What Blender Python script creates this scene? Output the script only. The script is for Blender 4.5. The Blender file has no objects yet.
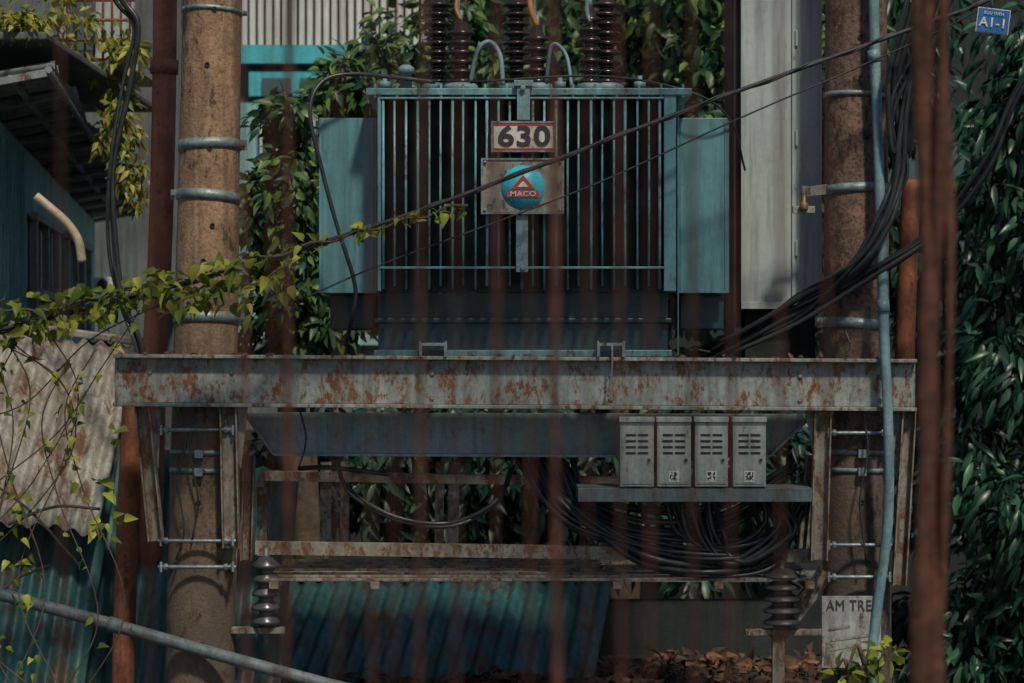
import bpy, math, random
import numpy as np
from mathutils import Vector, Matrix
random.seed(7); rng=np.random.default_rng(7)
sc=bpy.context.scene
CAMY=-12.0; CZ=3.4; F=2400.0
def W(px,py,y=0.0):
    k=(y-CAMY)/F
    return Vector(((px-512)*k,y,CZ-(py-341.5)*k))
# ---------------------------------------------------------------- materials
def mat(name,c1,c2=None,scale=6,rough=.6,metal=0,bump=.15,bscale=60,rust=0,streak=0,spec=.4,rustcol=(.13,.045,.018),rscale=9,stretch=(1,1,1),spk=.3,low_tone=None):
    m=bpy.data.materials.new(name); m.use_nodes=True
    nt=m.node_tree; N=nt.nodes; L=nt.links
    b=N['Principled BSDF']; b.inputs['Metallic'].default_value=metal
    b.inputs['Specular IOR Level'].default_value=spec
    tc=N.new('ShaderNodeTexCoord'); mp=N.new('ShaderNodeMapping'); mp.inputs['Scale'].default_value=stretch
    L.new(tc.outputs['Object'],mp.inputs[0])
    def noise(s,d=6,r=.6,src=None):
        n=N.new('ShaderNodeTexNoise'); n.inputs['Scale'].default_value=s; n.inputs['Detail'].default_value=d; n.inputs['Roughness'].default_value=r
        L.new((src or mp).outputs[0],n.inputs['Vector']); return n
    def ramp(src,p0,p1,o0=0,o1=1):
        r=N.new('ShaderNodeMapRange'); r.inputs[1].default_value=p0; r.inputs[2].default_value=p1; r.inputs[3].default_value=o0; r.inputs[4].default_value=o1
        L.new(src.outputs[0],r.inputs[0]); return r
    def mix(f,a,bb,mode='MIX'):
        x=N.new('ShaderNodeMix'); x.data_type='RGBA'; x.blend_type=mode
        if hasattr(f,'outputs'): L.new(f.outputs[0],x.inputs[0])
        else: x.inputs[0].default_value=f
        for s,i in ((a,6),(bb,7)):
            if isinstance(s,tuple): x.inputs[i].default_value=(*s,1)
            else: L.new(s.outputs[2],x.inputs[i])
        return x
    c2=c2 or tuple(x*.6 for x in c1)
    col=mix(ramp(noise(scale),.35,.65),c1,c2)
    if spk: col=mix(ramp(noise(bscale*.7,4,.8),.45,.72,0,spk*1.6),col,tuple(x*.35 for x in c2))
    if streak:
        m2=N.new('ShaderNodeMapping'); m2.inputs['Scale'].default_value=(14,14,.9); L.new(tc.outputs['Object'],m2.inputs[0])
        col=mix(ramp(noise(1.6,6,.65,m2),.45,.72,0,streak),col,tuple(x*.3 for x in c2))
    if low_tone: # mottled darker tone towards the bottom: (height full, height none, colour)
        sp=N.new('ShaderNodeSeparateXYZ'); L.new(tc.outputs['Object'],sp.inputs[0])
        zr=N.new('ShaderNodeMapRange'); zr.inputs[1].default_value=low_tone[1]; zr.inputs[2].default_value=low_tone[0]; L.new(sp.outputs[2],zr.inputs[0])
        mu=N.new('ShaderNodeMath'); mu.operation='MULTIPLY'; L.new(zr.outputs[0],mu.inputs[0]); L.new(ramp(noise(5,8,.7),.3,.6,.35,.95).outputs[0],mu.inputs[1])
        col=mix(mu,col,low_tone[2])
    if rust:
        m3=N.new('ShaderNodeMapping'); m3.inputs['Scale'].default_value=(1,1,.5); L.new(tc.outputs['Object'],m3.inputs[0])
        n=noise(rscale,10,.78,m3); t=.70-rust*.32
        rc=mix(ramp(noise(35,4),.3,.7),rustcol,tuple(x*.45 for x in rustcol))
        col=mix(ramp(n,t-.1,t+.05,0,.35),col,rc)
        col=mix(ramp(n,t,t+.05),col,rc)
    L.new(col.outputs[2],b.inputs['Base Color'])
    L.new(ramp(noise(scale*3,4),.3,.7,max(.05,rough-.15),min(1,rough+.15)).outputs[0],b.inputs['Roughness'])
    if bump:
        bp=N.new('ShaderNodeBump'); bp.inputs['Strength'].default_value=bump; bp.inputs['Distance'].default_value=.01
        L.new(noise(bscale,5,.7).outputs[0],bp.inputs['Height']); L.new(bp.outputs[0],b.inputs['Normal'])
    return m
def leafmat(name,ca,cb,trans=.3,rough=.45,pw=1.8):
    m=bpy.data.materials.new(name); m.use_nodes=True
    nt=m.node_tree; N=nt.nodes; L=nt.links
    b=N['Principled BSDF']; b.inputs['Roughness'].default_value=rough; b.inputs['Specular IOR Level'].default_value=.35
    g=N.new('ShaderNodeNewGeometry'); x=N.new('ShaderNodeMix'); x.data_type='RGBA'
    x.inputs[6].default_value=(*ca,1); x.inputs[7].default_value=(*cb,1)
    p=N.new('ShaderNodeMath'); p.operation='POWER'; p.inputs[1].default_value=pw
    L.new(g.outputs['Random Per Island'],p.inputs[0]); L.new(p.outputs[0],x.inputs[0]); L.new(x.outputs[2],b.inputs['Base Color'])
    if trans:
        t=N.new('ShaderNodeBsdfTranslucent'); L.new(x.outputs[2],t.inputs[0])
        ms=N.new('ShaderNodeMixShader'); ms.inputs[0].default_value=trans
        L.new(b.outputs[0],ms.inputs[1]); L.new(t.outputs[0],ms.inputs[2]); L.new(ms.outputs[0],N['Material Output'].inputs[0])
    return m
M={}
M['conc']=mat('spun_concrete',(.37,.235,.145),(.23,.15,.095),7,.85,bump=.6,bscale=70,streak=.6,rust=.45,rustcol=(.075,.05,.035),spk=.6,low_tone=(2.9,3.9,(.085,.070,.058)))
M['conc2']=mat('weathered_concrete',(.26,.16,.115),(.11,.075,.058),9,.85,bump=.6,bscale=60,streak=.6,rust=.5,rustcol=(.045,.032,.027),spk=.8,low_tone=(2.6,3.6,(.075,.065,.056)))
M['galv']=mat('galvanised_steel',(.25,.33,.345),(.14,.19,.205),14,.5,.4,.15,80,rust=.4,streak=.4,rustcol=(.12,.07,.04))
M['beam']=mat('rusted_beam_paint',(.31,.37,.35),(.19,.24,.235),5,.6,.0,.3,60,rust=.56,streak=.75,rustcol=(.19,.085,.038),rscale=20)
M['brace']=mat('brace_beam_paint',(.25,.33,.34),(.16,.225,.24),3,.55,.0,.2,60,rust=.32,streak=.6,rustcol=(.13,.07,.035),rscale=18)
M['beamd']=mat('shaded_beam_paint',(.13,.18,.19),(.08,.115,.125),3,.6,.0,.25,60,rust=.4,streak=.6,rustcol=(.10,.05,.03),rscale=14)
M['ang']=mat('rusty_angle_iron',(.29,.30,.265),(.17,.175,.15),6,.7,.0,.3,60,rust=.62,streak=.6,rustcol=(.15,.075,.038),rscale=18)
M['tank']=mat('shaded_tank_paint',(.017,.056,.071),(.011,.039,.050),3,.42,.0,.08,60,rust=.3,streak=.6,rustcol=(.05,.04,.03),rscale=7)  # shadow under the fins put into the tank colour
M['fin']=mat('lit_fin_paint',(.16,.34,.37),(.07,.19,.22),7,.35,.0,.1,60,rust=.45,streak=.6,rustcol=(.07,.055,.04),rscale=14)  # lighter for worn tips, with edge highlights put into the colour
M['web']=mat('shaded_web_paint',(.025,.085,.105),(.018,.06,.075),7,.4,.0,.1,60,rust=.3,streak=.5,rustcol=(.05,.04,.03),rscale=14)  # darker copy of the fin paint; shade in the gaps painted in
M['panel']=mat('radiator_panel_paint',(.115,.28,.32),(.08,.21,.245),1.5,.33,.0,.05,30,rust=.3,streak=.7,rustcol=(.07,.08,.07),rscale=8,spk=.15)
M['black']=mat('black_rubber',(.014,.017,.020),(.03,.036,.04),8,.38,bump=.05)
M['porc']=mat('brown_porcelain',(.016,.012,.013),(.028,.017,.016),4,.25,bump=0,spec=.6)
M['porcg']=mat('grey_porcelain',(.06,.07,.075),(.035,.04,.045),4,.35,bump=.05,spec=.6)
M['rustpipe']=mat('red_oxide_pipe',(.34,.115,.07),(.20,.07,.045),5,.65,bump=.25,streak=.6,rust=.35)
M['orpipe']=mat('rust_orange_pipe',(.29,.105,.05),(.14,.05,.03),6,.75,bump=.4,streak=.6,rust=.45)
M['cabinet']=mat('cabinet_grey_paint',(.34,.39,.385),(.27,.32,.32),1.5,.5,bump=.05,streak=.6,rust=.2,rustcol=(.16,.15,.12),spk=.1)
M['conduit']=mat('conduit_blue_grey',(.19,.32,.36),(.11,.20,.24),7,.5,bump=.15,streak=.4,rust=.3,rustcol=(.08,.07,.06))
M['teal']=mat('corrugated_teal',(.045,.165,.17),(.022,.10,.108),1.8,.55,bump=.3,bscale=40,streak=.7,rust=.55,rustcol=(.08,.065,.045),rscale=4)
M['tin']=mat('corrugated_grey_tin',(.36,.37,.34),(.20,.195,.17),2.2,.5,bump=.3,bscale=40,streak=.7,rust=.55,rustcol=(.15,.085,.05),rscale=3.5)
M['tealwall']=mat('teal_plaster',(.26,.48,.48),(.17,.36,.37),1.2,.85,bump=.3,streak=.6,rust=.3,rustcol=(.13,.14,.12),rscale=3)
M['bright']=mat('cyan_cladding',(.06,.42,.49),(.05,.33,.39),1.5,.5,bump=.05,streak=.4)
M['white']=mat('off_white_cladding',(.60,.61,.58),(.44,.46,.44),1.2,.6,bump=.1,streak=.5,spk=.1)
M['dark']=mat('dark_recess',(.02,.027,.03),(.012,.016,.018),3,.8)
M['greywall']=mat('grey_render',(.13,.155,.155),(.07,.09,.095),1.2,.9,bump=.3,streak=.8,rust=.2,rustcol=(.05,.055,.045),rscale=2)
M['darkwall']=mat('dark_wall_tone',(.022,.030,.029),(.012,.019,.018),1.5,.9,bump=.5,streak=.6)  # one dark tone for back walls, ledge and cabinet frame
M['awn']=mat('awning_tin',(.24,.275,.28),(.14,.17,.175),2,.7,bump=.2,streak=.4,rust=.4)
M['glass']=mat('window_glass',(.02,.05,.06),(.03,.07,.08),1,.12,bump=0,spec=.8,spk=0)
M['cream']=mat('cream_pvc',(.46,.38,.28),(.30,.25,.18),4,.5,bump=.05,streak=.4,rust=.2,rustcol=(.15,.12,.09))
M['wire']=mat('weathered_wire',(.03,.037,.043),(.018,.022,.026),6,.55)
M['root']=mat('aerial_root_bark',(.12,.045,.027),(.05,.021,.014),14,.85,bump=.8,bscale=45,spk=.6,streak=.5)
M['bark']=mat('tree_bark',(.12,.085,.055),(.05,.04,.03),6,.9,bump=.8,bscale=25)
M['box']=mat('meter_box_paint',(.34,.39,.36),(.25,.30,.28),5,.5,bump=.05,streak=.6,rust=.35,rustcol=(.15,.11,.07),rscale=14)
M['red']=mat('red_enamel',(.50,.05,.04),(.38,.035,.03),8,.5,bump=0,rust=.3,rustcol=(.2,.12,.08))
M['cyan']=mat('cyan_enamel',(.03,.48,.62),(.03,.40,.52),8,.45,bump=0,rust=.35,rustcol=(.12,.18,.18),rscale=14)
M['plate']=mat('stained_plate',(.30,.31,.28),(.19,.19,.16),10,.45,.0,.15,60,rust=.55,rustcol=(.12,.08,.05),rscale=22)
M['blue']=mat('sign_blue',(.015,.12,.38),(.012,.10,.30),6,.4,bump=0)
M['paper']=mat('white_paint',(.62,.63,.60),(.46,.46,.42),10,.6,bump=0,rust=.4,rustcol=(.25,.20,.15),rscale=14,spk=.1)
M['notice']=mat('faded_notice',(.40,.42,.41),(.28,.30,.29),7,.7,bump=.2,rust=.5,rustcol=(.14,.11,.09),rscale=9,streak=.5)
M['letter']=mat('dark_lettering',(.02,.02,.025),(.03,.03,.03),10,.6,bump=0,spk=0)
M['orange']=mat('orange_lead',(.60,.25,.08),(.45,.17,.06),8,.6,bump=0)
M['ground']=mat('ground_asphalt',(.05,.05,.05),(.03,.03,.03),1,.9,bump=.3,bscale=20)
M['leafR']=leafmat('mango_leaf',(.009,.036,.026),(.042,.125,.060),0,.36,2.4)
M['leafB']=leafmat('broad_leaf',(.012,.048,.026),(.13,.22,.05),.2,.45,2.4)
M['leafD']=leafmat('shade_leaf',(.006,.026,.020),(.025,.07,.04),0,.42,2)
M['leafV']=leafmat('vine_leaf',(.07,.13,.02),(.44,.46,.06),.4)
M['leafY']=leafmat('potted_plant_leaf',(.12,.16,.025),(.40,.34,.06),.35)
M['dead']=leafmat('dead_leaf',(.035,.02,.013),(.19,.09,.045),0,.7,2.2)
# ---------------------------------------------------------------- builders
def empty(name,loc=(0,0,0)):
    e=bpy.data.objects.new(name,None); sc.collection.objects.link(e); e.empty_display_size=.2; return e
def cr(pts,n=6):
    P=[Vector(p) for p in pts]; P=[2*P[0]-P[1]]+P+[2*P[-1]-P[-2]]; out=[]
    for i in range(1,len(P)-2):
        a,b,c,d=P[i-1:i+3]
        for k in range(n):
            t=k/n; out.append(.5*((2*b)+(c-a)*t+(2*a-5*b+4*c-d)*t*t+(3*b-a-3*c+d)*t**3))
    out.append(P[-2]); return out
class MB:
    def __init__(s): s.v=[];s.f=[];s.s=[]
    def add(s,v,f,sm=False):
        o=len(s.v); s.v+= [tuple(x) for x in v]; s.f+=[tuple(i+o for i in q) for q in f]; s.s+=[sm]*len(f) if isinstance(sm,bool) else sm
        return s
    def box(s,x0,x1,y0,y1,z0,z1):
        return s.add([(x,y,z) for x in (x0,x1) for y in (y0,y1) for z in (z0,z1)],[(0,1,3,2),(4,6,7,5),(0,4,5,1),(2,3,7,6),(0,2,6,4),(1,5,7,3)])
    def pbox(s,px0,px1,py0,py1,y0,y1):
        a=W(px0,py1,y0); b=W(px1,py0,y0); return s.box(a.x,b.x,y0,y1,a.z,b.z)
    def bar(s,p0,p1,h,d):
        p0=Vector(p0);p1=Vector(p1); x=(p1-p0).normalized(); ref=Vector((0,1,0)) if abs(x.y)<.9 else Vector((1,0,0))
        z=x.cross(ref).normalized(); y=z.cross(x)
        v=[p+y*(a*d/2)+z*(b*h/2) for p in (p0,p1) for a in (-1,1) for b in (-1,1)]
        return s.add(v,[(0,1,3,2),(4,6,7,5),(0,4,5,1),(2,3,7,6),(0,2,6,4),(1,5,7,3)])
    def prism(s,poly,y0,y1):
        n=len(poly); v=[(p[0],y0,p[1]) for p in poly]+[(p[0],y1,p[1]) for p in poly]
        f=[tuple(range(n)),tuple(range(2*n-1,n-1,-1))]+[(i,i+n,(i+1)%n+n,(i+1)%n) for i in range(n)]
        return s.add(v,f)
    def tube(s,pts,r,n=8):
        P=[Vector(p) for p in pts]; m=len(P); R=r if isinstance(r,(list,tuple)) else [r]*m
        if len(R)!=m: R=[R[0]+(R[-1]-R[0])*i/(m-1) for i in range(m)]
        v=[];up=None
        for i,p in enumerate(P):
            t=(P[min(i+1,m-1)]-P[max(i-1,0)]).normalized()
            if up is None: up=t.orthogonal().normalized()
            up=(up-t*up.dot(t)); up=up.normalized() if up.length>1e-6 else t.orthogonal().normalized()
            w=t.cross(up)
            for k in range(n):
                a=2*math.pi*k/n; v.append(p+(up*math.cos(a)+w*math.sin(a))*R[i])
        f=[(i*n+k,i*n+(k+1)%n,(i+1)*n+(k+1)%n,(i+1)*n+k) for i in range(m-1) for k in range(n)]
        sm=[True]*len(f); f+=[tuple(range(n-1,-1,-1)),tuple((m-1)*n+k for k in range(n))]; sm+=[False,False]
        return s.add(v,f,sm)
    def lathe(s,base,axis,prof,n=20):
        base=Vector(base);a=Vector(axis).normalized();u=a.orthogonal().normalized();w=a.cross(u);v=[]
        for r,h in prof:
            for k in range(n):
                t=2*math.pi*k/n; v.append(base+a*h+(u*math.cos(t)+w*math.sin(t))*max(r,1e-4))
        m=len(prof); f=[(i*n+k,i*n+(k+1)%n,(i+1)*n+(k+1)%n,(i+1)*n+k) for i in range(m-1) for k in range(n)]
        sm=[True]*len(f); f+=[tuple(range(n-1,-1,-1)),tuple((m-1)*n+k for k in range(n))]; sm+=[False,False]
        return s.add(v,f,sm)
    def obj(s,name,m,parent=None,bevel=0,recalc=True):
        me=bpy.data.meshes.new(name); me.from_pydata(s.v,[],s.f); me.polygons.foreach_set('use_smooth',s.s)
        if recalc:
            import bmesh; b=bmesh.new(); b.from_mesh(me); bmesh.ops.recalc_face_normals(b,faces=b.faces); b.to_mesh(me); b.free()
        o=bpy.data.objects.new(name,me); sc.collection.objects.link(o); me.materials.append(M[m] if isinstance(m,str) else m)
        if parent: o.parent=parent
        if bevel:
            bm=o.modifiers.new('bevel','BEVEL'); bm.width=bevel; bm.segments=2; bm.limit_method='ANGLE'
        return o
def text(name,body,loc,size,m,parent,rot=0,ext=.002,off=0,sx=1):
    c=bpy.data.curves.new(name,'FONT'); c.body=body; c.size=size; c.extrude=ext; c.offset=off; c.align_x='CENTER'; c.align_y='CENTER'; c.space_character=1.08
    o=bpy.data.objects.new(name,c); sc.collection.objects.link(o); o.location=loc; o.rotation_euler=(math.pi/2,rot,0); o.scale=(sx,1,1)
    c.materials.append(M[m]); o.parent=parent; return o
NARROW=[(0,0),(.22,.38),(.55,.5),(.82,.25),(1,0)]
OVAL=[(0,0),(.4,.5),(1,0)]
HEART=[(0,0),(.04,.36),(.25,.52),(.55,.38),(.8,.17),(1,0)]
def leaves(name,O,D,Ln,Wd,st,m,parent,fold=.35,curl=.3):
    O=np.asarray(O,float);D=np.asarray(D,float);n=len(O)
    D/=np.linalg.norm(D,axis=1,keepdims=True)+1e-9
    up=rng.normal(0,.55,(n,3))+np.array([0,-.5,.9])
    s=np.cross(D,up); s/=np.linalg.norm(s,axis=1,keepdims=True)+1e-9
    nn=np.cross(s,D); Ln=np.broadcast_to(Ln,(n,))[:,None]; Wd=np.broadcast_to(Wd,(n,))[:,None]
    vs=[];idx=[];c=0
    for i,(t,w) in enumerate(st):
        rib=O+D*t*Ln-nn*curl*t*t*Ln
        if w==0: vs.append(rib); idx.append((c,)); c+=1
        else:
            vs+= [rib,rib+s*w*Wd+nn*fold*w*Wd,rib-s*w*Wd+nn*fold*w*Wd]; idx.append((c,c+1,c+2)); c+=3
    V=np.stack(vs,1).reshape(-1,3); pat=[]
    for a,b in zip(idx[:-1],idx[1:]):
        if len(a)==1: pat+=[(a[0],b[0],b[1]),(a[0],b[2],b[0])]
        elif len(b)==1: pat+=[(a[0],b[0],a[1]),(a[0],a[2],b[0])]
        else: pat+=[(a[0],b[0],b[1]),(a[0],b[1],a[1]),(a[0],a[2],b[2]),(a[0],b[2],b[0])]
    pat=np.array(pat); Fc=(pat[None]+np.arange(n)[:,None,None]*c).reshape(-1,3)
    me=bpy.data.meshes.new(name); me.vertices.add(len(V)); me.vertices.foreach_set('co',V.ravel())
    me.loops.add(Fc.size); me.loops.foreach_set('vertex_index',Fc.ravel().astype(np.int32))
    me.polygons.add(len(Fc)); me.polygons.foreach_set('loop_start',np.arange(0,Fc.size,3,dtype=np.int32)); me.polygons.foreach_set('loop_total',np.full(len(Fc),3,dtype=np.int32))
    me.polygons.foreach_set('use_smooth',np.ones(len(Fc),bool)); me.update(calc_edges=True); me.validate()
    o=bpy.data.objects.new(name,me); sc.collection.objects.link(o); me.materials.append(M[m])
    if parent: o.parent=parent
    return o
def crown(name,blobs,per,Ln,Wd,st,m,parent,base=None,spread=.2,limbs=14,droop=.6):
    C=[]
    for c,r,k in blobs:
        d=rng.normal(size=(k,3)); d/=np.linalg.norm(d,axis=1,keepdims=True)
        C.append(np.array(c)+d*np.array(r)*(rng.random((k,1))**.45))
    C=np.concatenate(C); k=len(C)
    sz=spread*rng.uniform(.6,1.5,k)
    off=rng.normal(size=(k,per,3)); off/=np.linalg.norm(off,axis=2,keepdims=True)
    off*=rng.random((k,per,1))**.5
    O=(C[:,None]+off*sz[:,None,None]*np.array([1,1,.8])).reshape(-1,3)
    D=(off+rng.normal(0,.35,off.shape)-np.array([0,0,droop])).reshape(-1,3)
    n=len(O)
    leaves(name+'_foliage',O,D,rng.uniform(.6,1.3,n)*Ln,rng.uniform(.75,1.2,n)*Wd,st,m,parent,.35,.45)
    if base is not None:
        b=MB(); base=Vector(base); top=Vector(C.mean(0)); 
        tr=cr([base,base.lerp(top,.35)+Vector((.12,.05,0)),base.lerp(top,.7)+Vector((-.08,.0,0)),top],6)
        tk=.16 if (top-base).length>2.5 else .05
        b.tube(tr,[tk,tk*.35],10)
        for i in rng.choice(k,min(limbs,k),replace=False):
            s0=tr[int(len(tr)*rng.uniform(.4,.95))]; e=Vector(C[i]); mid=s0.lerp(e,.5)+Vector((0,0,.12))
            b.tube(cr([s0,mid,e],4),[tk*.28,.006],6)
        b.obj('trunk_and_limbs','bark',parent)
def corr(name,p00,p10,p01,pitch,amp,m,parent,nl=10,sag=.01,edge=.03):
    p00,p10,p01=map(Vector,(p00,p10,p01)); U=p10-p00; V=p01-p00; n=U.cross(V).normalized()
    nu=int(U.length/pitch*8); v=[];f=[]
    for j in range(nl+1):
        for i in range(nu+1):
            h=amp*math.sin(2*math.pi*i/8)+sag*math.sin(j*1.7+i*.05)+sag*math.sin(i*.11+j*.4)
            e=(.4*edge*math.sin(i*.14)+edge*((i//48)%2)) if j in(0,nl) else 0
            v.append(p00+U*(i/nu)+V*(j/nl)+n*h+V.normalized()*e)
    for j in range(nl):
        for i in range(nu): a=j*(nu+1)+i; f.append((a,a+1,a+nu+2,a+nu+1))
    b=MB(); b.add(v,f,True); o=b.obj(name,m,parent); md=o.modifiers.new('t','SOLIDIFY'); md.thickness=.003; return o

# ================================================================ ground
MB().add([(-150,-150,0),(150,-150,0),(150,150,0),(-150,150,0)],[(0,1,2,3)]).obj('ground','ground')

# ================================================================ poles
def pole(name,top,mid,bot,m,holes,bands):
    e=empty(name); b=MB(); rt,rb=top[2],bot
    P0=Vector((top[0]+0.02,top[1],7.4)); P1=Vector((mid[2],top[1],-.3))
    def axis(z): t=(P0.z-z)/(P0.z-P1.z); return P0.lerp(P1,t), rt+(rb-rt)*t
    pts=[];rs=[]
    for i in range(60):
        p,r=axis(P0.z-(P0.z-P1.z)*i/59); pts.append(p); rs.append(r+random.uniform(-.0012,.0012))
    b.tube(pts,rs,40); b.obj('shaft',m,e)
    h=MB()
    for px,py in holes:
        z=W(0,py,0).z; p,r=axis(z); q=p+Vector((px,-math.sqrt(r*r-px*px)-.001,0)); h.lathe(q,(px*3,-1,0),[(.0,0),(.012,.002),(.013,.006),(.008,.007),(.006,.0)],12)
    h.obj('bolt_holes','dark',e)
    s=MB()
    for k,(py,hh) in enumerate(bands):
        z=W(0,py,0).z; p,r=axis(z); tl=(.05,-.03,.08,.02)[k%4]
        s.lathe(p,(tl,.05,1),[(r+.001,-hh/2),(r+.006,-hh/2),(r+.006,hh/2),(r+.001,hh/2)],40)
        sg=1 if k!=2 else -1
        zz=z-sg*tl*r
        for dy in(-.014,.008):
            s.box(p.x+sg*(r+.018)-.016,p.x+sg*(r+.018)+.016,p.y+dy,p.y+dy+.006,zz-hh/2,zz+hh/2)
        s.tube([(p.x+sg*(r+.02),p.y-.04,zz),(p.x+sg*(r+.02),p.y+.04,zz)],.006,6)
        s.tube([(p.x+sg*(r+.02),p.y-.03,zz),(p.x+sg*(r+.02),p.y-.016,zz)],.011,6)
    s.obj('clamp_bands','galv',e)
    return e,axis
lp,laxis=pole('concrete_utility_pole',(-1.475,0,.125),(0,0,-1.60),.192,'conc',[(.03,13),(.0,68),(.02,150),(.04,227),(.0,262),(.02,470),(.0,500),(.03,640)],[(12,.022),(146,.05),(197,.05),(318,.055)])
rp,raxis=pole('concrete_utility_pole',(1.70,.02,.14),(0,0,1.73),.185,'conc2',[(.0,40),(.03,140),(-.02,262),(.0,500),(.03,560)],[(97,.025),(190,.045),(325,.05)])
for ax,par in ((laxis,lp),(raxis,rp)):
    b=MB()
    for py in (452,470):
        z=W(0,py,0).z; p,r=ax(z); b.lathe(p,(.02,.02,1),[(r+.001,-.012),(r+.006,-.012),(r+.006,.012),(r+.001,.012)],40)
        b.box(p.x-.02,p.x+.02,p.y-r-.04,p.y-r-.004,z-.02,z+.02)
    b.obj('strapping','galv',par)
ca=empty('pole_crossarm'); MB().bar((-1.9,-.2,6.4),(2.1,-.2,6.4),.1,.1).obj('arm','galv',ca,.005)

# ================================================================ platform
pf=empty('transformer_platform')
def channel(b,p0,p1,h,d,t=.011,face=-1):
    p0=Vector(p0);p1=Vector(p1); x=(p1-p0).normalized(); z=x.cross(Vector((0,1,0))).normalized()
    if z.z<0: z=-z
    b.bar(p0,p1,h-2*t-.001,t)
    for s in(-1,1):
        o=z*s*(h/2-t/2)+Vector((0,face*(d/2-t/2),0)); b.bar(p0+o,p1+o,t,d)
b=MB(); yb=-.22
channel(b,W(115,380,yb),W(915,385,yb),.255,.075,.018)
b.obj('front_beam','beam',pf,.003)
b=MB()
for px in (150,232,432,611,800,880):
    for py in (372,396): b.lathe(W(px,py+ (px-115)*.006,-.23),(0,-1,0),[(.011,0),(.011,.008),(.008,.009)],6)
b.obj('beam_bolts','ang',pf)
b=MB()
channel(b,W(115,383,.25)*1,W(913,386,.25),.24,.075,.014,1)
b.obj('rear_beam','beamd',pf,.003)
b=MB()
a0=[W(245,412,.02),W(812,414,.02),W(768,455,.02),W(275,453,.02)]
b.prism([(p.x,p.z) for p in a0],.0,.014)
b.bar(W(275,454,0)+Vector((0,-.03,0)),W(768,456,0)+Vector((0,-.03,0)),.014,.08)
b.bar(W(245,412,0)+Vector((0,-.03,0)),W(275,454,0)+Vector((0,-.03,0)),.014,.08)
b.bar(W(812,414,0)+Vector((0,-.03,0)),W(768,456,0)+Vector((0,-.03,0)),.014,.08)
b.obj('lower_brace_beam','brace',pf,.002)
b=MB()
for (x0,y0,x1,y1,yy,w) in [(143,403,157,541,-.2,.075),(229,404,232,548,-.2,.085),(822,408,818,560,-.2,.085),(908,408,898,585,-.2,.07),(250,455,247,560,.1,.06),(240,455,228,640,.15,.05),(810,455,800,560,.12,.05)]:
    p0=W(x0,y0,yy);p1=W(x1,y1,yy)
    b.bar(p0,p1,w,.01); 
    for s in(-1,1): b.bar(p0+Vector((s*(w/2-.004),-.03,0)),p1+Vector((s*(w/2-.004),-.03,0)),.008,.05)
b.obj('hanger_posts','ang',pf,.002)
b=MB()
for tri in ([(131,402),(160,402),(157,470)],[(885,408),(914,410),(905,520)],[(215,404),(247,404),(240,470)],[(805,408),(836,408),(818,470)]):
    q=[W(x,y,-.235) for x,y in tri]; b.prism([(p.x,p.z) for p in q],-.19,-.182)
b.obj('gusset_plates','beam',pf,.001)
b=MB()
for px0,px1,ys in ((158,236,(430,541,567)),(826,893,(433,545,577))):
    for py in ys:
        for yy in(-.215,.2):
            b.tube([W(px0,py,yy),W(px1,py,yy)],.010,8)
            for px in(px0+6,px1-6,px1-12): b.tube([W(px,py,yy),W(px+4,py,yy)],.018,6)
        for px in(px0+3,px1-3): b.bar(W(px,py,-.24),W(px,py,.24),.05,.012)
b.obj('clamp_rods','galv',pf,.001)
b=MB()
def angle(b,p0,p1,w=.05):
    p0=Vector(p0);p1=Vector(p1); b.bar(p0,p1,w,.006); x=(p1-p0).normalized(); z=x.cross(Vector((0,1,0))).normalized()
    b.bar(p0+z*(w/2-.003)+Vector((0,.0281,0)),p1+z*(w/2-.003)+Vector((0,.0281,0)),.006,.05)
for q in [((265,476),(640,482),.3,.05),((255,548),(812,556),-.05,.065),((262,487),(262,556),.2,.05),((580,493),(812,495),-.25,.05)]:
    angle(b,W(*q[0],q[2]),W(*q[1],q[2]),q[3])
for px,w in ((326,.055),(345,.045),(440,.045),(454,.055),(563,.04),(605,.04)):
    angle(b,W(px,462,.33),W(px-1,546,.33),w)
b.obj('lower_rack_angles','ang',pf,.001)
b=MB()
for i in range(9):
    y=-.12+i*.12; z=2.215+.004*(i%3); b.box(-1.22,1.5,y,y+.022,z,z+.012)
for x in(-1.2,-.7,-.1,.5,1.0,1.45): b.box(x,x+.045,-.15,.92,z-.045,z-.010)
b.obj('cable_tray_slats','ang',pf,.001)
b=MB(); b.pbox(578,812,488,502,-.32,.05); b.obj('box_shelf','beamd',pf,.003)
b=MB()
for px in(433,611):
    b.pbox(px-14,px+14,343,346,-.3,-.2); b.pbox(px-14,px-11,346,357,-.3,-.2); b.pbox(px+11,px+14,346,357,-.3,-.2)
    for dx in(-13,13): b.tube([W(px+dx,341,-.25),W(px+dx,350,-.25)],.006,6)
b.tube(cr([W(612,345,-.31),W(612,370,-.31),W(609,388,-.31),W(606,391,-.31)],4),.006,6)
b.obj('hold_down_clamps','galv',pf,.001)
O=[];D=[]
for i in range(70):
    x=random.uniform(-1.9,1.9); O.append((x,random.uniform(-.28,-.21),W(115,380,yb).z+.13-(x+1.99)*.0062)); D.append((random.uniform(-1,1),random.uniform(-1,.6),random.uniform(-.1,.3)))
leaves('litter_on_beam',O,D,rng.uniform(.02,.05,70),.018,NARROW,'dead',pf,.5,.4)
b=MB()
for pts in ([(180,408,-.2),(186,440,-.22),(178,480,-.22),(184,530,-.22),(176,560,-.2)],[(196,408,-.2),(190,450,-.23),(198,500,-.22),(192,540,-.22)],[(300,410,-.1),(306,440,-.12),(298,470,-.1)],[(862,408,-.2),(868,450,-.24),(860,500,-.24),(866,560,-.24)],[(845,330,-.2),(850,345,-.24),(846,356,-.3)],[(690,356,-.1),(696,350,-.2),(710,352,-.2)]):
    b.tube(cr([W(*q) for q in pts],6),.005,6)
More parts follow.
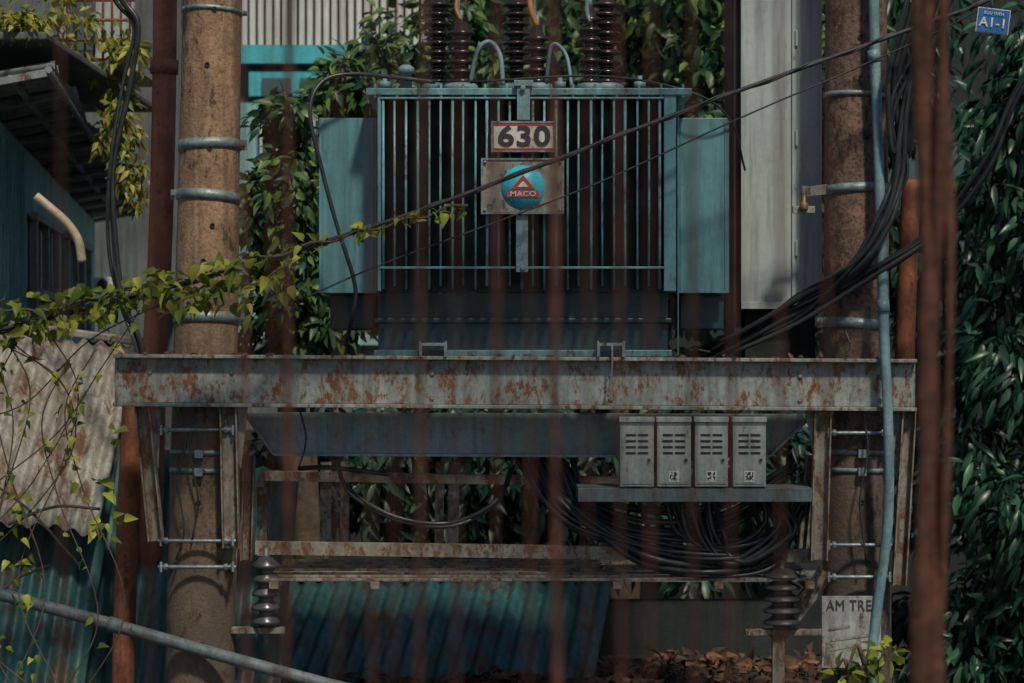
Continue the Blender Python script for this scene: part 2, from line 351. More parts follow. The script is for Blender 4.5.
b.obj('loose_wires','black',pf)

def insul(name,px,py0,py1,r,y,m='porcg',n=5):
    e=empty(name); p=W(px,py1,y); H=(W(px,py0,y)-p).z; pr=[(r*.5,0)]
    for i in range(n):
        z=H*(i+.1)/n; pr+=[(r*.55,z),(r,z+H*.02),(r*.97,z+H*.3/n),(r*.6,z+H*.65/n),(r*.5,z+H*.8/n)]
    pr+=[(r*.35,H*.98),(r*.3,H)]
    b=MB(); b.lathe(p,(0,0,1),pr,24); b.obj('porcelain_sheds',m,e)
    b=MB(); b.tube([p-Vector((0,0,.08)),p+Vector((0,0,H+.04))],.014,8); b.obj('stud','galv',e)
    return e
insul('post_insulator',266,556,626,.072,-.05)
insul('post_insulator',782,568,626,.095,-.05)
b=MB(); b.bar(W(775,640,-.02),W(826,572,-.02),.08,.05); b.bar(W(745,632,-.05),W(828,632,-.05),.03,.06); b.bar(W(232,630,-.05),W(285,630,-.05),.03,.06); b.bar(W(778,632,-.05),W(778,700,-.05),.06,.05)
b.obj('insulator_brackets','ang',pf,.002)

# ================================================================ transformer
tr=empty('power_transformer')
b=MB(); yt=-.1
b.pbox(378,668,292,356,yt,.75)
b.pbox(378,676,92,293,yt+.003,.747)
b.pbox(374,672,318,323,yt-.03,yt-.001)
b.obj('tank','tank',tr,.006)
b=MB(); b.pbox(366,692,88,95,-.34,.8); b.pbox(374,672,350,357,-.18,.8)
for px in range(375,690,22): b.tube([W(px,84,-.33),W(px,98,-.33)],.008,6)
b.obj('cover_and_base','fin',tr,.003)
b=MB(); bw=MB(); px=383
i=0
while px<662:
    a=W(px+random.uniform(-.5,.5),97,-.33); c=W(px,289-3*(i%2),-.33); t=.0060+.0015*(i%3==0)
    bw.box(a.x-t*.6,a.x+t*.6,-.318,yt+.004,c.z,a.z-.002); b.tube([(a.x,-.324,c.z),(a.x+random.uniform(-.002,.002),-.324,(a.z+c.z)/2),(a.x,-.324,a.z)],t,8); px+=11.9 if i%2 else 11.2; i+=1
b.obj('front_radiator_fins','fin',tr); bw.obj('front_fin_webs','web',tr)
b=MB(); b.pbox(664,676,95,291,-.33,yt+.004); b.pbox(377.5,381,95,291,-.33,yt+.004); b.pbox(380,664,266.5,268.8,-.337,-.3305); b.pbox(380,664,97,99,-.337,-.3305)
b.tube([W(678,96,-.2),W(678,355,-.2)],.005,6)
b.obj('fin_tie_bars','panel',tr,.002)
b=MB()
for s,(x0,x1) in enumerate(((319,377),(677,729))):
    for j in range(11):
        y=-.06+j*.075; a=W(x0,118,-.06); c=W(x1,293,-.06)
        b.box(a.x,c.x,y,y+.016,c.z-(0.0),a.z)
        if j==0:
            for q in ((x0+3,x0+4.5,122,289),(x1-4.5,x1-3,122,289)): b.pbox(*q,-.065,-.0605)
b.obj('side_radiator_fins','panel',tr,.006)
b=MB()
for (x0,x1) in ((330,375),(679,724)):
    b.pbox(x0,x1,294,330,.12,.6)
b.obj('under_fin_shadow','tank',tr,.01)  # dark blocks added for the shadow region below the side fins
b=MB()
b.pbox(517,530,82,120,-.36,-.345); b.pbox(516,528,215,272,-.36,-.345); b.pbox(514,533,80,86,-.37,-.3)
for py in (88,268): b.lathe(W(523,py,-.37 if py<100 else -.36),(0,-1,0),[(.014,0),(.014,.01),(0,.011)],6)
b.obj('sign_bracket','conduit',tr,.002)
b=MB(); b.pbox(491,556,121,152,-.375,-.361); b.pbox(481,564,158,214,-.375,-.361); b.obj('plates','plate',tr,.002)
b=MB(); 
for (x0,x1,y0,y1) in ((491,556,121,152),(481,564,158,214)):
    for q in ((x0,x1,y0,y0+2),(x0,x1,y1-2,y1),(x0,x0+2,y0+2,y1-2),(x1-2,x1,y0+2,y1-2)): b.pbox(*q,-.381,-.3755)
for x,y in ((485,162),(560,162),(485,210),(560,210)): b.lathe(W(x,y,-.381),(0,-1,0),[(.008,0),(.008,.004),(0,.005)],8)
b.obj('plate_frames','galv',tr)
b=MB(); c=W(523,187,-.376); b.lathe(c,(0,-1,0),[(.105,0),(.105,.004),(0,.0045)],40); b.obj('logo_disc','cyan',tr)
b=MB()
for tri in ([(511,189),(535,189),(523,175)],): q=[W(x,y,-.38) for x,y in tri]; b.prism([(p.x,p.z) for p in q],-.386,-.382)
b.pbox(507,539,191,197,-.386,-.382); b.obj('logo_triangle','red',tr)
b=MB(); q=[W(x,y,-.38) for x,y in ((517.5,187),(528.5,187),(523,181))]; b.prism([(p.x,p.z) for p in q],-.389,-.3865); b.obj('logo_inlay','paper',tr)
text('logo_lettering','MACO',W(523,194,-.388),.034,'paper',tr,0,.001,.0005,1.2)
b=MB(); b.pbox(494,553,124,149.5,-.3785,-.3755); b.obj('number_field','paper',tr)
b=MB(); b.pbox(494,553,124,125.6,-.3805,-.379); b.pbox(494,553,148,149.5,-.3805,-.379); b.obj('red_border','red',tr)
text('number','630',W(524,137,-.382),.135,'letter',tr,0,.002,.0035,1.2)
b=MB(); bb=MB()
for px,py0,rr,y in ((438,-6,.075,.45),(461,22,.075,.15),(516,-6,.075,.45),(537,27,.07,.15),(590,8,.06,.2),(606,-6,.08,.45)):
    p=W(px,90,y); H=W(px,py0,y).z-p.z; n=max(5,int(H/.055)); pr=[(rr*.8,0),(rr*.8,.03)]
    for i in range(n):
        z=.03+(H-.05)*i/n; h=(H-.05)/n; pr+=[(rr*.55,z),(rr,z+h*.12),(rr*.93,z+h*.35),(rr*.5,z+h*.62)]
    pr+=[(rr*.4,H)]
    b.lathe(p,(0,0,1),pr,22); bb.lathe(p-Vector((0,0,.01)),(0,0,1),[(rr*1.15,0),(rr*1.15,.03),(rr*.9,.045)],22)
    bb.tube([p+Vector((0,0,H)),p+Vector((0,0,H+.06))],.012,8)
b.obj('bushings','porc',tr); 
p=W(406,88,0); bb.lathe(p,(0,0,1),[(.03,0),(.03,.07),(.042,.075),(.042,.1),(.02,.115)],16)
for px in (385,560,640): bb.lathe(W(px,88,0),(0,0,1),[(.03,0),(.03,.03),(.012,.035),(.012,.06)],12)
bb.obj('flanges_and_caps','conduit',tr)
b=MB()
for px in(461,537,590): b.tube(cr([W(px,22,.15),W(px-3,5,.15),W(px+2,-60,.1),W(px,-200,-.1)],6),.011,8)
for px in(438,516,606): b.tube(cr([W(px,-6,.45),W(px+3,-60,.3),W(px,-220,-.1)],6),.012,8)
b.tube(cr([W(470,84,.1),W(478,50,.05),W(490,42,.05),W(500,55,.0),W(503,85,-.02)],6),.012,8)
b.tube(cr([W(546,84,.1),W(552,45,.05),W(566,55,.05),W(572,88,.0)],6),.010,8)
b.obj('grey_leads','conduit',tr)
b=MB()
b.tube(cr([W(461,20,.145),W(456,8,.14),W(459,-10,.14)],5),.009,8); b.tube(cr([W(537,26,.145),W(531,10,.13),W(529,-10,.13)],5),.014,8); b.obj('orange_taped_leads','orange',tr)
b=MB()
b.tube(cr([W(435,82,-.05),W(400,78,-.1),W(352,74,-.2),W(322,82,-.25),W(310,112,-.3),W(322,170,-.3),W(337,226,-.3),W(355,285,-.28),W(352,318,-.25),W(345,345,-.1)],6),.011,8)
b.tube(cr([W(470,82,-.05),W(600,76,-.1),W(690,92,-.2),W(730,120,-.1),W(745,170,.2)],6),.006,8)
b.obj('control_cables','black',tr)

# ================================================================ tall cabinet right
cb=empty('cable_riser_cabinet')
b=MB(); b.box(W(741,0,.3).x,W(822,0,.3).x,.3,.95,W(0,304,.3).z,6.9); b.obj('body','cabinet',cb,.008)
b=MB(); 
for px in(741,792): b.box(W(px,0,.29).x,W(px+4,0,.29).x,.287,.2995,W(0,304,.3).z,6.9)
b.box(W(741,0,.29).x,W(822,0,.29).x,.28,.2995,W(0,309,.29).z,W(0,302,.29).z)
b.obj('door_seams','cabinet',cb,.002)
b=MB()
for py in (30,130,240): b.pbox(795.5,798,py,py+16,.275,.2995)
b.obj('hinges','cabinet',cb,.002)
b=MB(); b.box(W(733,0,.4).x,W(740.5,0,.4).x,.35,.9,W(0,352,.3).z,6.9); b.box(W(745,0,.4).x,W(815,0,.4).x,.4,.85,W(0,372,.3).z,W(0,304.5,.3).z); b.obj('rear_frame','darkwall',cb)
b=MB(); b.bar(W(806,192,-.02),W(836,188,-.02),.05,.012); b.tube(cr([W(804,186,-.03),W(804,205,-.03)],2),.014,8); b.pbox(793,815,206,213,-.05,-.01); b.obj('strap_arm','plate',cb,.002)
M['brass']=mat('brass_lock',(.22,.13,.05),(.12,.08,.03),10,.5,.3)
b=MB(); b.lathe(W(804,211,-.07),(0,0,1),[(.015,0),(.022,.01),(.022,.035),(.01,.05),(.01,.08)],12); b.obj('brass_lock','brass',cb)

# ================================================================ conduits/pipes
def pipe(name,pts,r,m,coll=()):
    e=empty(name); b=MB(); b.tube(cr(pts,8),r,14); b.obj('pipe',m,e); 
    if coll:
        b=MB()
        for p,q in coll: b.tube([p,q],r*1.18,14)
        b.obj('couplings',m,e)
    return e
pipe('grey_conduit_pipe',[W(876,-150,-.22),W(874,0,-.22),W(876,80,-.22),W(880,200,-.23),W(884,330,-.31),W(888,420,-.34),W(888,520,-.3),W(876,620,-.25),W(872,690,-.25),W(872,1000,-.25)],.025,'conduit',
     [(W(873,50,-.22),W(875,62,-.22)),(W(883,300,-.3),W(884,312,-.31))])
pipe('red_downpipe',[W(166,-120,1),W(164,100,1),W(160,250,1),W(155,352,1),W(150,560,1)],.066,'rustpipe',[(W(164.5,60,1),W(164,74,1))])
pipe('red_downpipe',[W(134,395,.25),W(129,500,.25),W(124,640,.25),W(118,900,.25)],.058,'orpipe')
pipe('red_downpipe',[W(912,180,.2),W(908,260,.2),W(905,356,.2),W(905,450,.2)],.05,'orpipe')
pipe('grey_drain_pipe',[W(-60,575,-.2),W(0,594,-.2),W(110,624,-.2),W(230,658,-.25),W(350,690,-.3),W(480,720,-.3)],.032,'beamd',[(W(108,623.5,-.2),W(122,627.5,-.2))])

# ================================================================ meter boxes
for x0,x1 in ((620,654),(657,691),(695,728),(733,766)):
    e=empty('meter_box'); b=MB(); b.pbox(x0,x1,420,487,-.33,-.16); b.obj('case','box',e,.005)
    b=MB(); b.pbox(x0-.8,x1+.8,417,422,-.345,-.15); b.pbox(x0+2,x1-2,426,484,-.334,-.3305); b.obj('lid_and_door','box',e,.0015)
    b=MB()
    for k in range(4):
        for c in(.32,.68):
            xc=x0+(x1-x0)*c; b.pbox(xc-5,xc+5,434+k*6,436.2+k*6,-.3365,-.3345)
    b.obj('vent_louvres','dark',e)
    if x0>650:
        b=MB(); xc=(x0+x1)/2; b.pbox(xc-5,xc+5,471,482,-.336,-.3345); b.obj('label','paper',e)
        b=MB()
        for i in range(6):
            for j in range(6):
                if random.random()<.5: b.pbox(xc-4+i*1.33,xc-4+i*1.33+1.2,472+j*1.4,473.3+j*1.4,-.3375,-.3363)
        b.obj('label_code','letter',e)
    b=MB(); b.tube([W(x1-5,460,-.336),W(x1-5,460,-.345)],.008,8); b.tube(cr([W((x0+x1)/2,487,-.2),W((x0+x1)/2+2,500,-.15),W((x0+x1)/2+12,530,.0)],5),.014,8); b.obj('lock_and_lead','black',e)
e=empty('warning_sign'); b=MB(); b.pbox(822,881,596,668,-.245,-.24); b.obj('plate','notice',e,.001)
text('lettering','AM TRE',W(849,606,-.249),.075,'letter',e,0,.001,0,.82)
b=MB()
for k,(x0,x1) in enumerate(((828,850),(832,872),(830,860))): b.bar(W(x0,630+k*10,-.247),W(x1,626+k*9,-.247),.012,.002)
b.obj('faded_print','plate',e)
e=empty('street_sign'); R=Matrix.Rotation(math.radians(7),4,'Y'); 
def sbar(b,x0,x1,h,y,d): 
    c=W(993,21,-.6); a=c+R@Vector((x0,y,0)); q=c+R@Vector((x1,y,0)); b.bar(a,q,h,d)
b=MB(); sbar(b,-.078,.078,.118,0,.006); b.obj('frame','paper',e,.001)
b=MB(); sbar(b,-.074,.074,.110,-.005,.003); b.obj('plate','blue',e)
text('lettering','A1-1',W(993,23,-.612),.062,'paper',e,math.radians(7),.001,.001)
text('small_lettering','BUU DIEN',W(994,13.5,-.612),.02,'paper',e,math.radians(7),.001,0)
b=MB(); b.tube([W(992,8,-.6),W(990,-14,-.6)],.006,6); b.obj('strap','galv',e)

# ================================================================ cables
def bundle(name,paths,r,m='black',jit=.0):
    e=empty(name); b=MB()
    for p in paths: b.tube(cr(p,8),r*random.uniform(.7,1.25),7)
    b.obj('strands',m,e); return e
def jp(pts,j,jy=.04):
    ox,oy=random.uniform(-j,j),random.uniform(-j,j)
    return [W(x+ox+random.uniform(-j,j)*.5,y+oy+random.uniform(-j,j)*.5,d+random.uniform(-jy,jy)) for x,y,d in pts]
ps=[]
for i in range(9): ps.append(jp([(985,-120,-.5),(950,-10,-.4),(925,50,-.35),(906,110,-.3),(903,170,-.3),(892,215,-.3),(862,262,-.28),(810,300,-.05),(750,335,.1),(690,362,.35)],11))
for i in range(4): ps.append(jp([(1080,20,-.6),(1020,85,-.5),(985,165,-.45),(935,230,-.35),(880,268,-.3),(820,300,-.1),(760,325,.1),(700,356,.35)],5))
for i in range(4): ps.append(jp([(930,-60,-.4),(905,30,-.35),(893,90,-.3),(900,160,-.3),(914,110,-.33),(928,50,-.35),(965,-60,-.4)],6))
bundle('power_cable_bundle',ps,.013)
ps=[]
for i in range(3): ps.append(jp([(96,-80,.5),(118,-5,.5),(136,25,.5),(127,85,.5),(112,165,.5),(113,245,.5),(122,300,.5),(140,352,.5),(150,420,.6)],3.5,.03))
bundle('power_cable_bundle',ps,.015)
ps=[]
for i in range(13):
    k=random.uniform(-14,14); ps.append(jp([(530+k,455,.2),(550+k,490,.1),(590+k,525,-.0),(650,550+k*.8,-.08),(720,558+k,-.1),(775,545+k,-.05),(800,500+k,.1)],7,.06))
for i in range(8):
    k=random.uniform(-18,18); ps.append(jp([(560+k,455,.2),(590,500+k*.4,.1),(650,522+k,.0),(720,515+k,.0),(790,480+k,.1)],6,.06))
for i in range(8):
    k=random.uniform(-20,20); ps.append(jp([(690+k,495,-.05),(700+k,540,-.1),(735,562+k*.5,-.1),(780+k*.5,530,-.1),(765,492,-.05)],8,.05))
bundle('low_voltage_cables',ps,.0145)
ps=[jp([(338,462,.2),(350,490,.1),(395,518,.05),(450,524,.05),(495,505,.1),(512,470,.2),(518,440,.3)],2) for i in range(2)]
ps.append(jp([(516,440,.2),(545,500,.1),(600,538,.1)],2)); ps.append(jp([(300,470,.1),(330,468,.1),(390,474,.1)],2))
bundle('low_voltage_cables',ps,.011)
span=[(-80,352,-.9),(0,330,-.85),(120,300,-.75),(240,268,-.7),(330,240,-.66),(430,207,-.62),(550,162,-.6),(700,105,-.55),(830,58,-.5),(925,24,-.48),(985,2,-.5),(1080,-40,-.6)]
SP=cr([W(*q) for q in span],10)
e=empty('overhead_cable'); b=MB(); b.tube(SP,.0105,8)
b.tube([p+Vector((0.0,-.012*math.cos(i*.9),.012*math.sin(i*.9))) for i,p in enumerate(SP)],.006,6); b.obj('strand','wire',e)
bundle('overhead_cable',[[W(300,300,-.6),W(380,265,-.55),(W(480,228,-.55)),W(600,182,-.5),W(740,118,-.5),W(870,62,-.45),W(960,20,-.5),W(1060,-40,-.6)]],.006,'wire')
bundle('overhead_cable',[[W(735,352,-.1),W(800,322,-.2),W(875,275,-.35),W(930,240,-.35)]],.01,'wire')

# ================================================================ vines
vn=empty('climbing_vine')
st=cr([W(-40,300,-.9),W(40,312,-.85),W(120,292,-.8),W(200,280,-.75),W(250,262,-.72),W(330,240,-.68),W(400,222,-.66),W(468,203,-.64)],12)
st2=cr([W(-40,330,-.85),W(30,330,-.82),W(80,305,-.8),W(150,296,-.78),W(230,290,-.72),W(300,262,-.7)],12)
hang=[cr([W(a,b_,-.8),W(a+c,b_+60,-.8),W(a+c*.4,b_+140,-.8),W(a-c,b_+260,-.8),W(a+c,720,-.8)],8) for a,b_,c in ((0,330,30),(20,335,-25),(48,330,30),(95,350,-30),(70,360,-28),(-5,360,18),(10,340,60))]
loops=[cr([W(0,480,-.7),W(60,430,-.7),W(100,370,-.75),W(140,310,-.78)],8),cr([W(-20,560,-.7),W(40,500,-.7),W(75,440,-.7),W(60,380,-.75),W(5,345,-.8)],8),cr([W(-20,420,-.7),W(30,400,-.7),W(90,340,-.7),W(170,300,-.75)],8)]
b=MB(); 
for s_ in (st,st2): b.tube([p+Vector((0,0,.012*math.sin(i*.8))) for i,p in enumerate(s_)],.006,6)
for s_ in hang+loops: b.tube(s_,.0035,5)
b.obj('stems','bark',vn)
O=[];D=[];S=[]
def put(path,cnt,t0,t1,spread,size,bias=1):
    for i in range(cnt):
        t=t0+(t1-t0)*random.random()**bias; p=path[min(len(path)-1,int(t*(len(path)-1)))]
        O.append(p+Vector((random.uniform(-1,1)*spread,random.uniform(-1,1)*spread,random.uniform(-.9,.8)*spread)))
        D.append((random.uniform(-1,1),random.uniform(-.9,.3),random.uniform(-1.1,.35))); S.append(size*random.uniform(.45,1.25))
put(st,140,0,.55,.09,.085); put(st2,180,0,1,.09,.08); put(st,70,.5,1,.04,.06)
for h in hang: put(h,12,.0,.9,.04,.055)
for h in loops: put(h,8,0,1,.04,.055)
for (x,y) in ((105,485),(112,520),(100,535),(20,560),(25,600),(5,640),(120,430),(12,500),(30,665)):
    for k in range(5): O.append(W(x+random.uniform(-14,14),y+random.uniform(-12,12),-.7)); D.append((random.uniform(-1,1),-.5,random.uniform(-1,.3))); S.append(random.uniform(.04,.085))
S=np.array(S); leaves('leaves',[tuple(o) for o in O],D,S,S*.62,HEART,'leafV',vn,.45,.4)

# ================================================================ left house
lh=empty('tin_roofed_house')
A=W(-30,90,1);B=W(95,222,12.0)
Az,Bz=A.z,B.z
b=MB(); b.add([(A.x,A.y,0),(B.x,B.y,0),(B.x,B.y,Bz),(A.x,A.y,Az)],[(0,1,2,3)]); b.add([(A.x,A.y,0),(A.x-4,A.y,0),(A.x-4,A.y,Az),(A.x,A.y,Az)],[(0,1,2,3)]); b.obj('walls','tealwall',lh)
dW=(B-A); dW.z=0; nW=Vector((dW.y,-dW.x,0)).normalized()
if nW.x<0: nW=-nW
def onwall(t,z,o=.02): return Vector((A.x,A.y,0))+dW*t+Vector((0,0,z))+nW*o
def wquad(b,t0,t1,z0,z1,o): b.add([onwall(t0,z0,o),onwall(t1,z0,o),onwall(t1,z1,o),onwall(t0,z1,o)],[(0,1,2,3)])
b=MB(); wquad(b,.32,.50,3.75,4.25,.01); wquad(b,.60,.86,3.5,4.25,.01); b.obj('window_glass','glass',lh)
b=MB()
for t in (.32,.41,.50,.60,.69,.77,.86): b.bar(onwall(t,3.5,.04),onwall(t,4.25,.04),.05,.05)
for z in (3.74,4.26): b.bar(onwall(.31,z,.05),onwall(.51,z,.05),.05,.05)
b.bar(onwall(.59,4.27,.05),onwall(.87,4.27,.05),.06,.06); b.obj('window_frames','awn',lh)
b=MB()
for i in range(14): 
    t=.02+i*.02; b.bar(onwall(t,2.2,.01),onwall(t,Az-.1,.01),.012,.012)
b.obj('wall_battens','tealwall',lh)
E0=W(52,62,1.0); s00=Vector((A.x-.3,A.y,A.z+.02)); s10=Vector((B.x-.3,B.y,B.z+.02)); E1=s10+(E0-s00)
corr('awning_sheet',s00,s10,E0,.2,.03,'awn',lh,4,.003)
b=MB(); b.tube([E0-Vector((.02,0,.04)),E1-Vector((.02,0,.04))],.022,6)
for i in range(12):
    t=i/11; q0=s00.lerp(s10,t); q1=E0.lerp(E1,t); b.bar(q0-Vector((0,0,.06)),q1-Vector((.03,0,.06)),.04,.04)
for u in (.35,.7): b.bar(s00.lerp(E0,u)-Vector((0,0,.045)),s10.lerp(E1,u)-Vector((0,0,.045)),.03,.03)
b.obj('awning_rafters','awn',lh)
pipe('bent_vent_pipe',[W(36,196,.9),W(48,206,.9),W(66,222,.9),W(78,240,.9),W(82,262,.9)],.024,'cream')
b=MB(); b.box(-5.5,W(50,0,1).x,.9,5,W(0,42,1).z,W(0,34,1).z); b.obj('eave_slab','greywall',lh,.01)
bc=empty('caged_balcony')
b=MB()
for px in range(58,136,9): b.tube([W(px,-60,3),W(px,62,3)],.009,6)
for py in (-40,0,20,40,60): b.tube([W(56,py,3),W(134,py,3)],.011,6)
b.obj('cage','orpipe',bc)
b=MB(); b.pbox(50,138,62,70,2.9,3.9); b.pbox(56,134,-90,62,3.95,4.0); b.obj('slab_and_wall','cabinet',bc)
b=MB(); b.pbox(70,95,-20,50,3.9,3.94); b.obj('door','glass',bc)
pl=empty('potted_plant')
crown('plant',[(W(120,50,2.9),(.2,.15,.2),12),(W(120,120,2.9),(.11,.11,.40),15),(W(132,180,2.9),(.08,.08,.2),7),(W(72,20,2.85),(.15,.1,.2),6),(W(66,48,2.85),(.12,.08,.1),5)],20,.08,.034,OVAL,'leafY',pl,None,.09)
pl2=empty('potted_plant'); crown('plant',[(W(14,20,1),(.18,.1,.08),10)],30,.07,.03,OVAL,'leafY',pl2,None,.07)

# ================================================================ sheds with corrugated roofs
sh=empty('corrugated_shed')
corr('upper_roof_sheet',W(-60,316,1.6),W(140,342,1.6),W(-120,500,.5),.095,.022,'tin',sh,12,.006,.05)
corr('lower_roof_sheet',W(-150,430,.85),W(120,442,1.1),W(-220,760,-.1),.10,.018,'teal',sh,14,.006)
corr('side_roof_sheet',W(90,440,1.35),W(300,470,1.35),W(40,800,.35),.10,.018,'teal',sh,14,.006)
b=MB(); b.bar(W(-70,314,1.6),W(142,342,1.6),.045,.12); b.obj('ridge_cap','tin',sh,.01)
b=MB(); b.box(-5,-1.75,1.9,2.0,0,3.35); b.obj('wall','greywall',sh)
b=MB()
for q in (((-10,470,.5),(90,560,.4)),((20,520,.4),(110,505,.5)),((-10,610,.2),(60,560,.35))): b.tube(cr([W(*q[0])+Vector((0,-.3,0)),(W(*q[0])+W(*q[1]))/2+Vector((0,-.3,.05)),W(*q[1])+Vector((0,-.3,0))],5),.008,6)
b.obj('fallen_twigs','bark',sh)
s2=empty('corrugated_shed')
p0=W(262,580,3.2);p1=W(612,580,3.2);p2=W(262,678,2.2)
corr('roof_sheet',p0,p1,(p0.x-.15,2.2,p2.z),.11,.022,'teal',s2,10,.006)
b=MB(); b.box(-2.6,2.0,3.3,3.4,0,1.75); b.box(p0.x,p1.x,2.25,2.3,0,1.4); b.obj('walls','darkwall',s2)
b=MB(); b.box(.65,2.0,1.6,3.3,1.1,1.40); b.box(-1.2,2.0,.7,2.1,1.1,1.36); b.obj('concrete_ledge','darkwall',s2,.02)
b=MB(); b.bar((p0.x,3.25,p0.z+.02),(1.95,3.25,p0.z+.02),.06,.1); b.obj('ridge','awn',s2)
O=[];D=[]
for i in range(2300):
    u=random.random()
    if u<.6: x,y,z=random.gauss(-.1,.42),random.uniform(.75,2.0),1.375+random.uniform(0,.08)
    else: x,y,z=random.uniform(.55,1.9),random.uniform(.8,3.0),1.40+random.uniform(0,.05)
    z+=.03*math.sin(x*7+y)*math.cos(y*3)
    O.append((x,y,z)); D.append((random.uniform(-1,1),random.uniform(-1,1),random.uniform(-.1,.5)))
leaves('dead_leaf_pile',O,D,rng.uniform(.05,.12,len(O)),.04,NARROW,'dead',None,.5,.4)

# ================================================================ back buildings
ab=empty('apartment_building')
b=MB(); b.box(-6,-.35,13,20,0,12); b.obj('walls','greywall',ab)
b=MB()
x=-3.4
while x<-.7: b.box(x,x+.055,12.9,12.99,W(0,46,13).z,9); x+=.085
b.obj('ribbed_cladding','white',ab)
b=MB(); b.box(-3.3,-.9,12.75,12.98,W(0,66,13).z,W(0,48,13).z); b.box(-2.72,-.9,12.8,12.98,W(0,98,13).z,W(0,74,13).z); b.obj('cyan_panels','bright',ab)
b=MB(); b.box(-3.4,-.9,12.85,12.98,W(0,345,13).z,W(0,104,13).z); b.obj('teal_render','tealwall',ab)
b=MB()
for px,py in ((262,120),(300,120),(262,190),(300,190),(190,290),(262,260),(262,78),(300,78)):
    b.pbox(px,px+28,py,py+(50 if py>100 else 18),12.76,12.79)
b.obj('windows','glass',ab)
b=MB(); 
for px,py in ((262,120),(300,120),(262,190),(300,190),(262,260)):
    for q in ((px-2,px,py-2,py+52),(px+28,px+30,py-2,py+52),(px,px+28,py-2,py),(px,px+28,py+50,py+52),(px+13,px+15,py,py+50)): b.pbox(*q,12.72,12.758)
b.obj('window_frames','white',ab)
ac=empty('air_conditioner'); b=MB(); b.pbox(93,113,277,291,9,9.3); b.obj('case','white',ac,.01); b=MB(); b.lathe(W(103,284,8.99),(0,-1,0),[(.045,0),(.045,.01),(0,.012)],20); b.obj('fan_grille','dark',ac); b=MB(); b.pbox(90,116,291,294,8.9,13); b.obj('bracket','galv',ac)
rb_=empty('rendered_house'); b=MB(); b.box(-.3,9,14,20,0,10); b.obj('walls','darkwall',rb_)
b=MB()
for x in(.5,2.2,3.9,5.6):
    for z in(1.2,4.2,7.2): b.box(x,x+1,13.95,13.99,z,z+1.4)
b.obj('windows','glass',rb_)
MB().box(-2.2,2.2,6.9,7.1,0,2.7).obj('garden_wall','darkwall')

# ================================================================ trees
t=empty('mango_tree'); crown('crown',[((4.05,3.4,2.6),(1.2,.9,1.4),170),((4.1,3.6,4.6),(1.25,.9,1.4),160),((3.0,5.0,3.4),(.6,.6,2.8),60),((3.6,3.6,1.2),(1.2,.7,.8),110)],66,.155,.044,NARROW,'leafR',t,(4.3,4.2,0),.27,24,.8)
t=empty('leafy_tree'); crown('crown',[((.9,6.0,5.3),(1.9,.8,1.3),170),((-.8,5.7,5.1),(.38,.6,.6),30),((1.9,5.2,5.3),(.9,.8,1.3),80),((.9,6.3,3.6),(2.0,.5,.9),60)],62,.13,.058,NARROW,'leafB',t,(.6,6.2,0),.25,24,.4)
t=empty('leafy_shrub'); crown('crown',[(W(285,210,3.2),(.26,.35,.5),26),(W(305,300,3.2),(.42,.4,.38),38),(W(355,80,3.6),(.32,.3,.28),20),(W(290,130,3.2),(.15,.2,.2),7)],60,.10,.046,NARROW,'leafB',t,(-1.4,3.4,0),.15,12,.4)
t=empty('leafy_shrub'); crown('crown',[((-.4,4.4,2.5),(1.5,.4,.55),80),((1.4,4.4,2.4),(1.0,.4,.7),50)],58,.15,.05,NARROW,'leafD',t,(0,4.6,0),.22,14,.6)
t=empty('leafy_shrub'); crown('sprig',[(W(862,672,-.45),(.16,.08,.06),7),(W(880,655,-.45),(.05,.05,.06),3)],6,.10,.042,NARROW,'leafV',t,W(868,900,-.45),.07,5,.1)
bt=empty('banyan_tree'); b=MB()
b.tube(cr([(-3.6,-7.8,0),(-3.5,-7.9,2),(-3.4,-8.1,4),(-2.8,-8.3,5.4),(-1.5,-8.5,5.9),(.2,-8.6,6.0),(2.0,-8.7,6.2)],6),[.4,.09],14)
for p,q in (((-2.8,-8.3,5.4),(-1.5,-4.5,7.6)),((-1.5,-8.5,5.9),(0,-4,7.8)),((.2,-8.6,6.0),(1.8,-4.2,7.6)),((-3,-8.2,5),(-3.2,-4.5,7.4))): b.tube(cr([p,Vector(p).lerp(Vector(q),.5)+Vector((0,0,.3)),q],6),[.1,.03],8)
b.obj('trunk_and_limbs','bark',bt)
crown('crown',[((-1.0,-4.4,7.8),(2.0,1.6,.7),16),((2.2,-4.2,8.0),(2.0,1.6,.7),20)],36,.15,.075,NARROW,'leafR',bt,None,.35)  # unseen crown, its sparse leaves shaped to dapple the sunlight
b=MB()
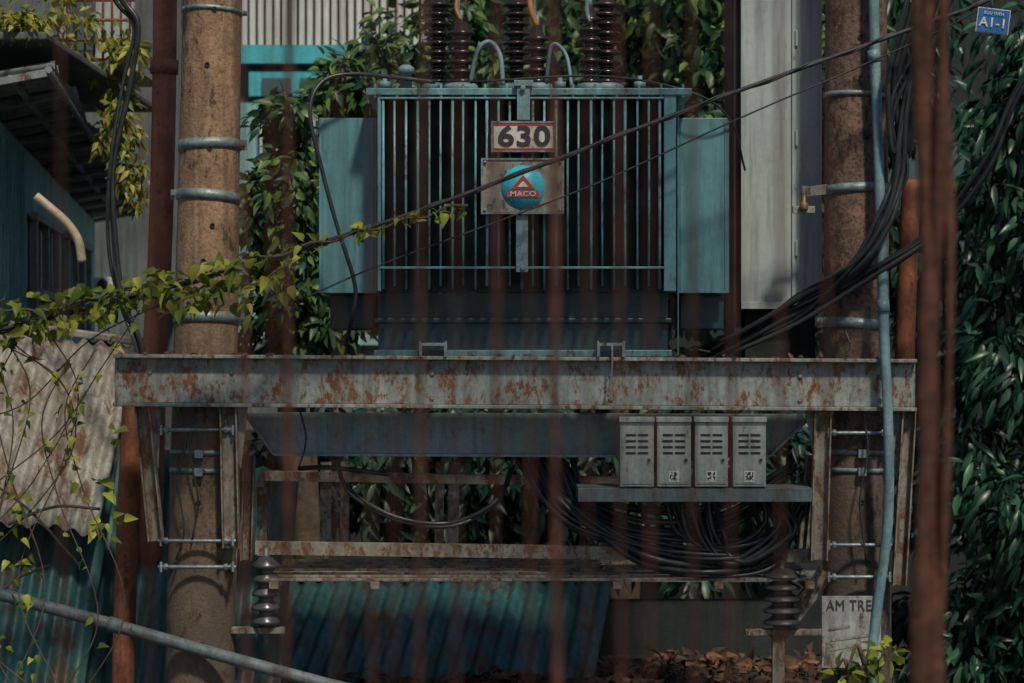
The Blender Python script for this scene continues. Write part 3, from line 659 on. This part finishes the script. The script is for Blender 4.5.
for px,w,dist,zb in ((290,7.5,3.1,0),(244,5.5,3.0,0),(421,6,3.0,0),(499,6,3.0,3.08),(553,8,3.2,0),(618,4.5,2.9,0),(690,5,2.9,0),(734,4.2,2.8,0),(779,4.2,2.8,0),(66,3.5,2.8,0),(368,3.4,2.7,0),(340,2.8,2.6,0),(456,2.8,2.6,0),(530,3,2.7,0),(588,3,2.6,0),(652,3.4,2.6,0),(828,3,2.7,0),(150,2.8,2.6,0),(268,3,2.7,0),(395,2.6,2.6,0)):
    y=CAMY+dist; x=(px-512)*dist/F; ph=random.random()*6; r=w*dist/F/2
    pts=[(x+.005*math.sin(z*2.3+ph)+.002*math.sin(z*7+ph),y+.01*math.sin(z*2+ph),z) for z in np.arange(zb,6.2,.12)]
    b.tube(pts,[r*(1+.25*math.sin(i*1.3+ph))*min(1,.3+i*.3) for i in range(len(pts))],8)
for k in range(4):
    dist=4.6; x=(934-512)*dist/F; y=CAMY+dist; r=.018-.003*k; ox=(k-1.5)*.014
    pts=[(x+ox+.008*math.sin(z*4+k*2),y+.02*math.cos(z*3+k*2),z) for z in np.arange(0,6.3,.06)]
    b.tube(pts,[r*(1+.22*math.sin(i*.7+k)+.1*math.sin(i*2.1)) for i in range(len(pts))],10)
b.obj('aerial_roots','root',bt)

# ================================================================ light, camera
az=math.radians(20); el=math.radians(52)
to=Vector((math.sin(az)*math.cos(el),-math.cos(az)*math.cos(el),math.sin(el)))
sd=bpy.data.lights.new('sun','SUN'); sd.energy=3.5; sd.angle=math.radians(5); sd.color=(1,.87,.68)
so=bpy.data.objects.new('sun',sd); sc.collection.objects.link(so); so.rotation_euler=(-to).to_track_quat('-Z','Y').to_euler()
w=bpy.data.worlds.new('World'); sc.world=w; w.use_nodes=True; N=w.node_tree.nodes
sk=N.new('ShaderNodeTexSky'); sk.sky_type='NISHITA'; sk.sun_disc=False; sk.sun_elevation=el; sk.sun_rotation=math.atan2(to.x,to.y)
w.node_tree.links.new(sk.outputs[0],N['Background'].inputs[0]); N['Background'].inputs[1].default_value=.075
cam=bpy.data.cameras.new('camera'); co=bpy.data.objects.new('camera',cam); sc.collection.objects.link(co)
co.location=(0,CAMY,CZ); co.rotation_euler=(math.pi/2,0,0); cam.sensor_width=36; cam.lens=36*F/1024; cam.clip_end=500
cam.dof.use_dof=True; cam.dof.focus_distance=11.8; cam.dof.aperture_fstop=3.2
sc.camera=co
sc.view_settings.view_transform='Standard'; sc.view_settings.look='None'; sc.view_settings.exposure=0
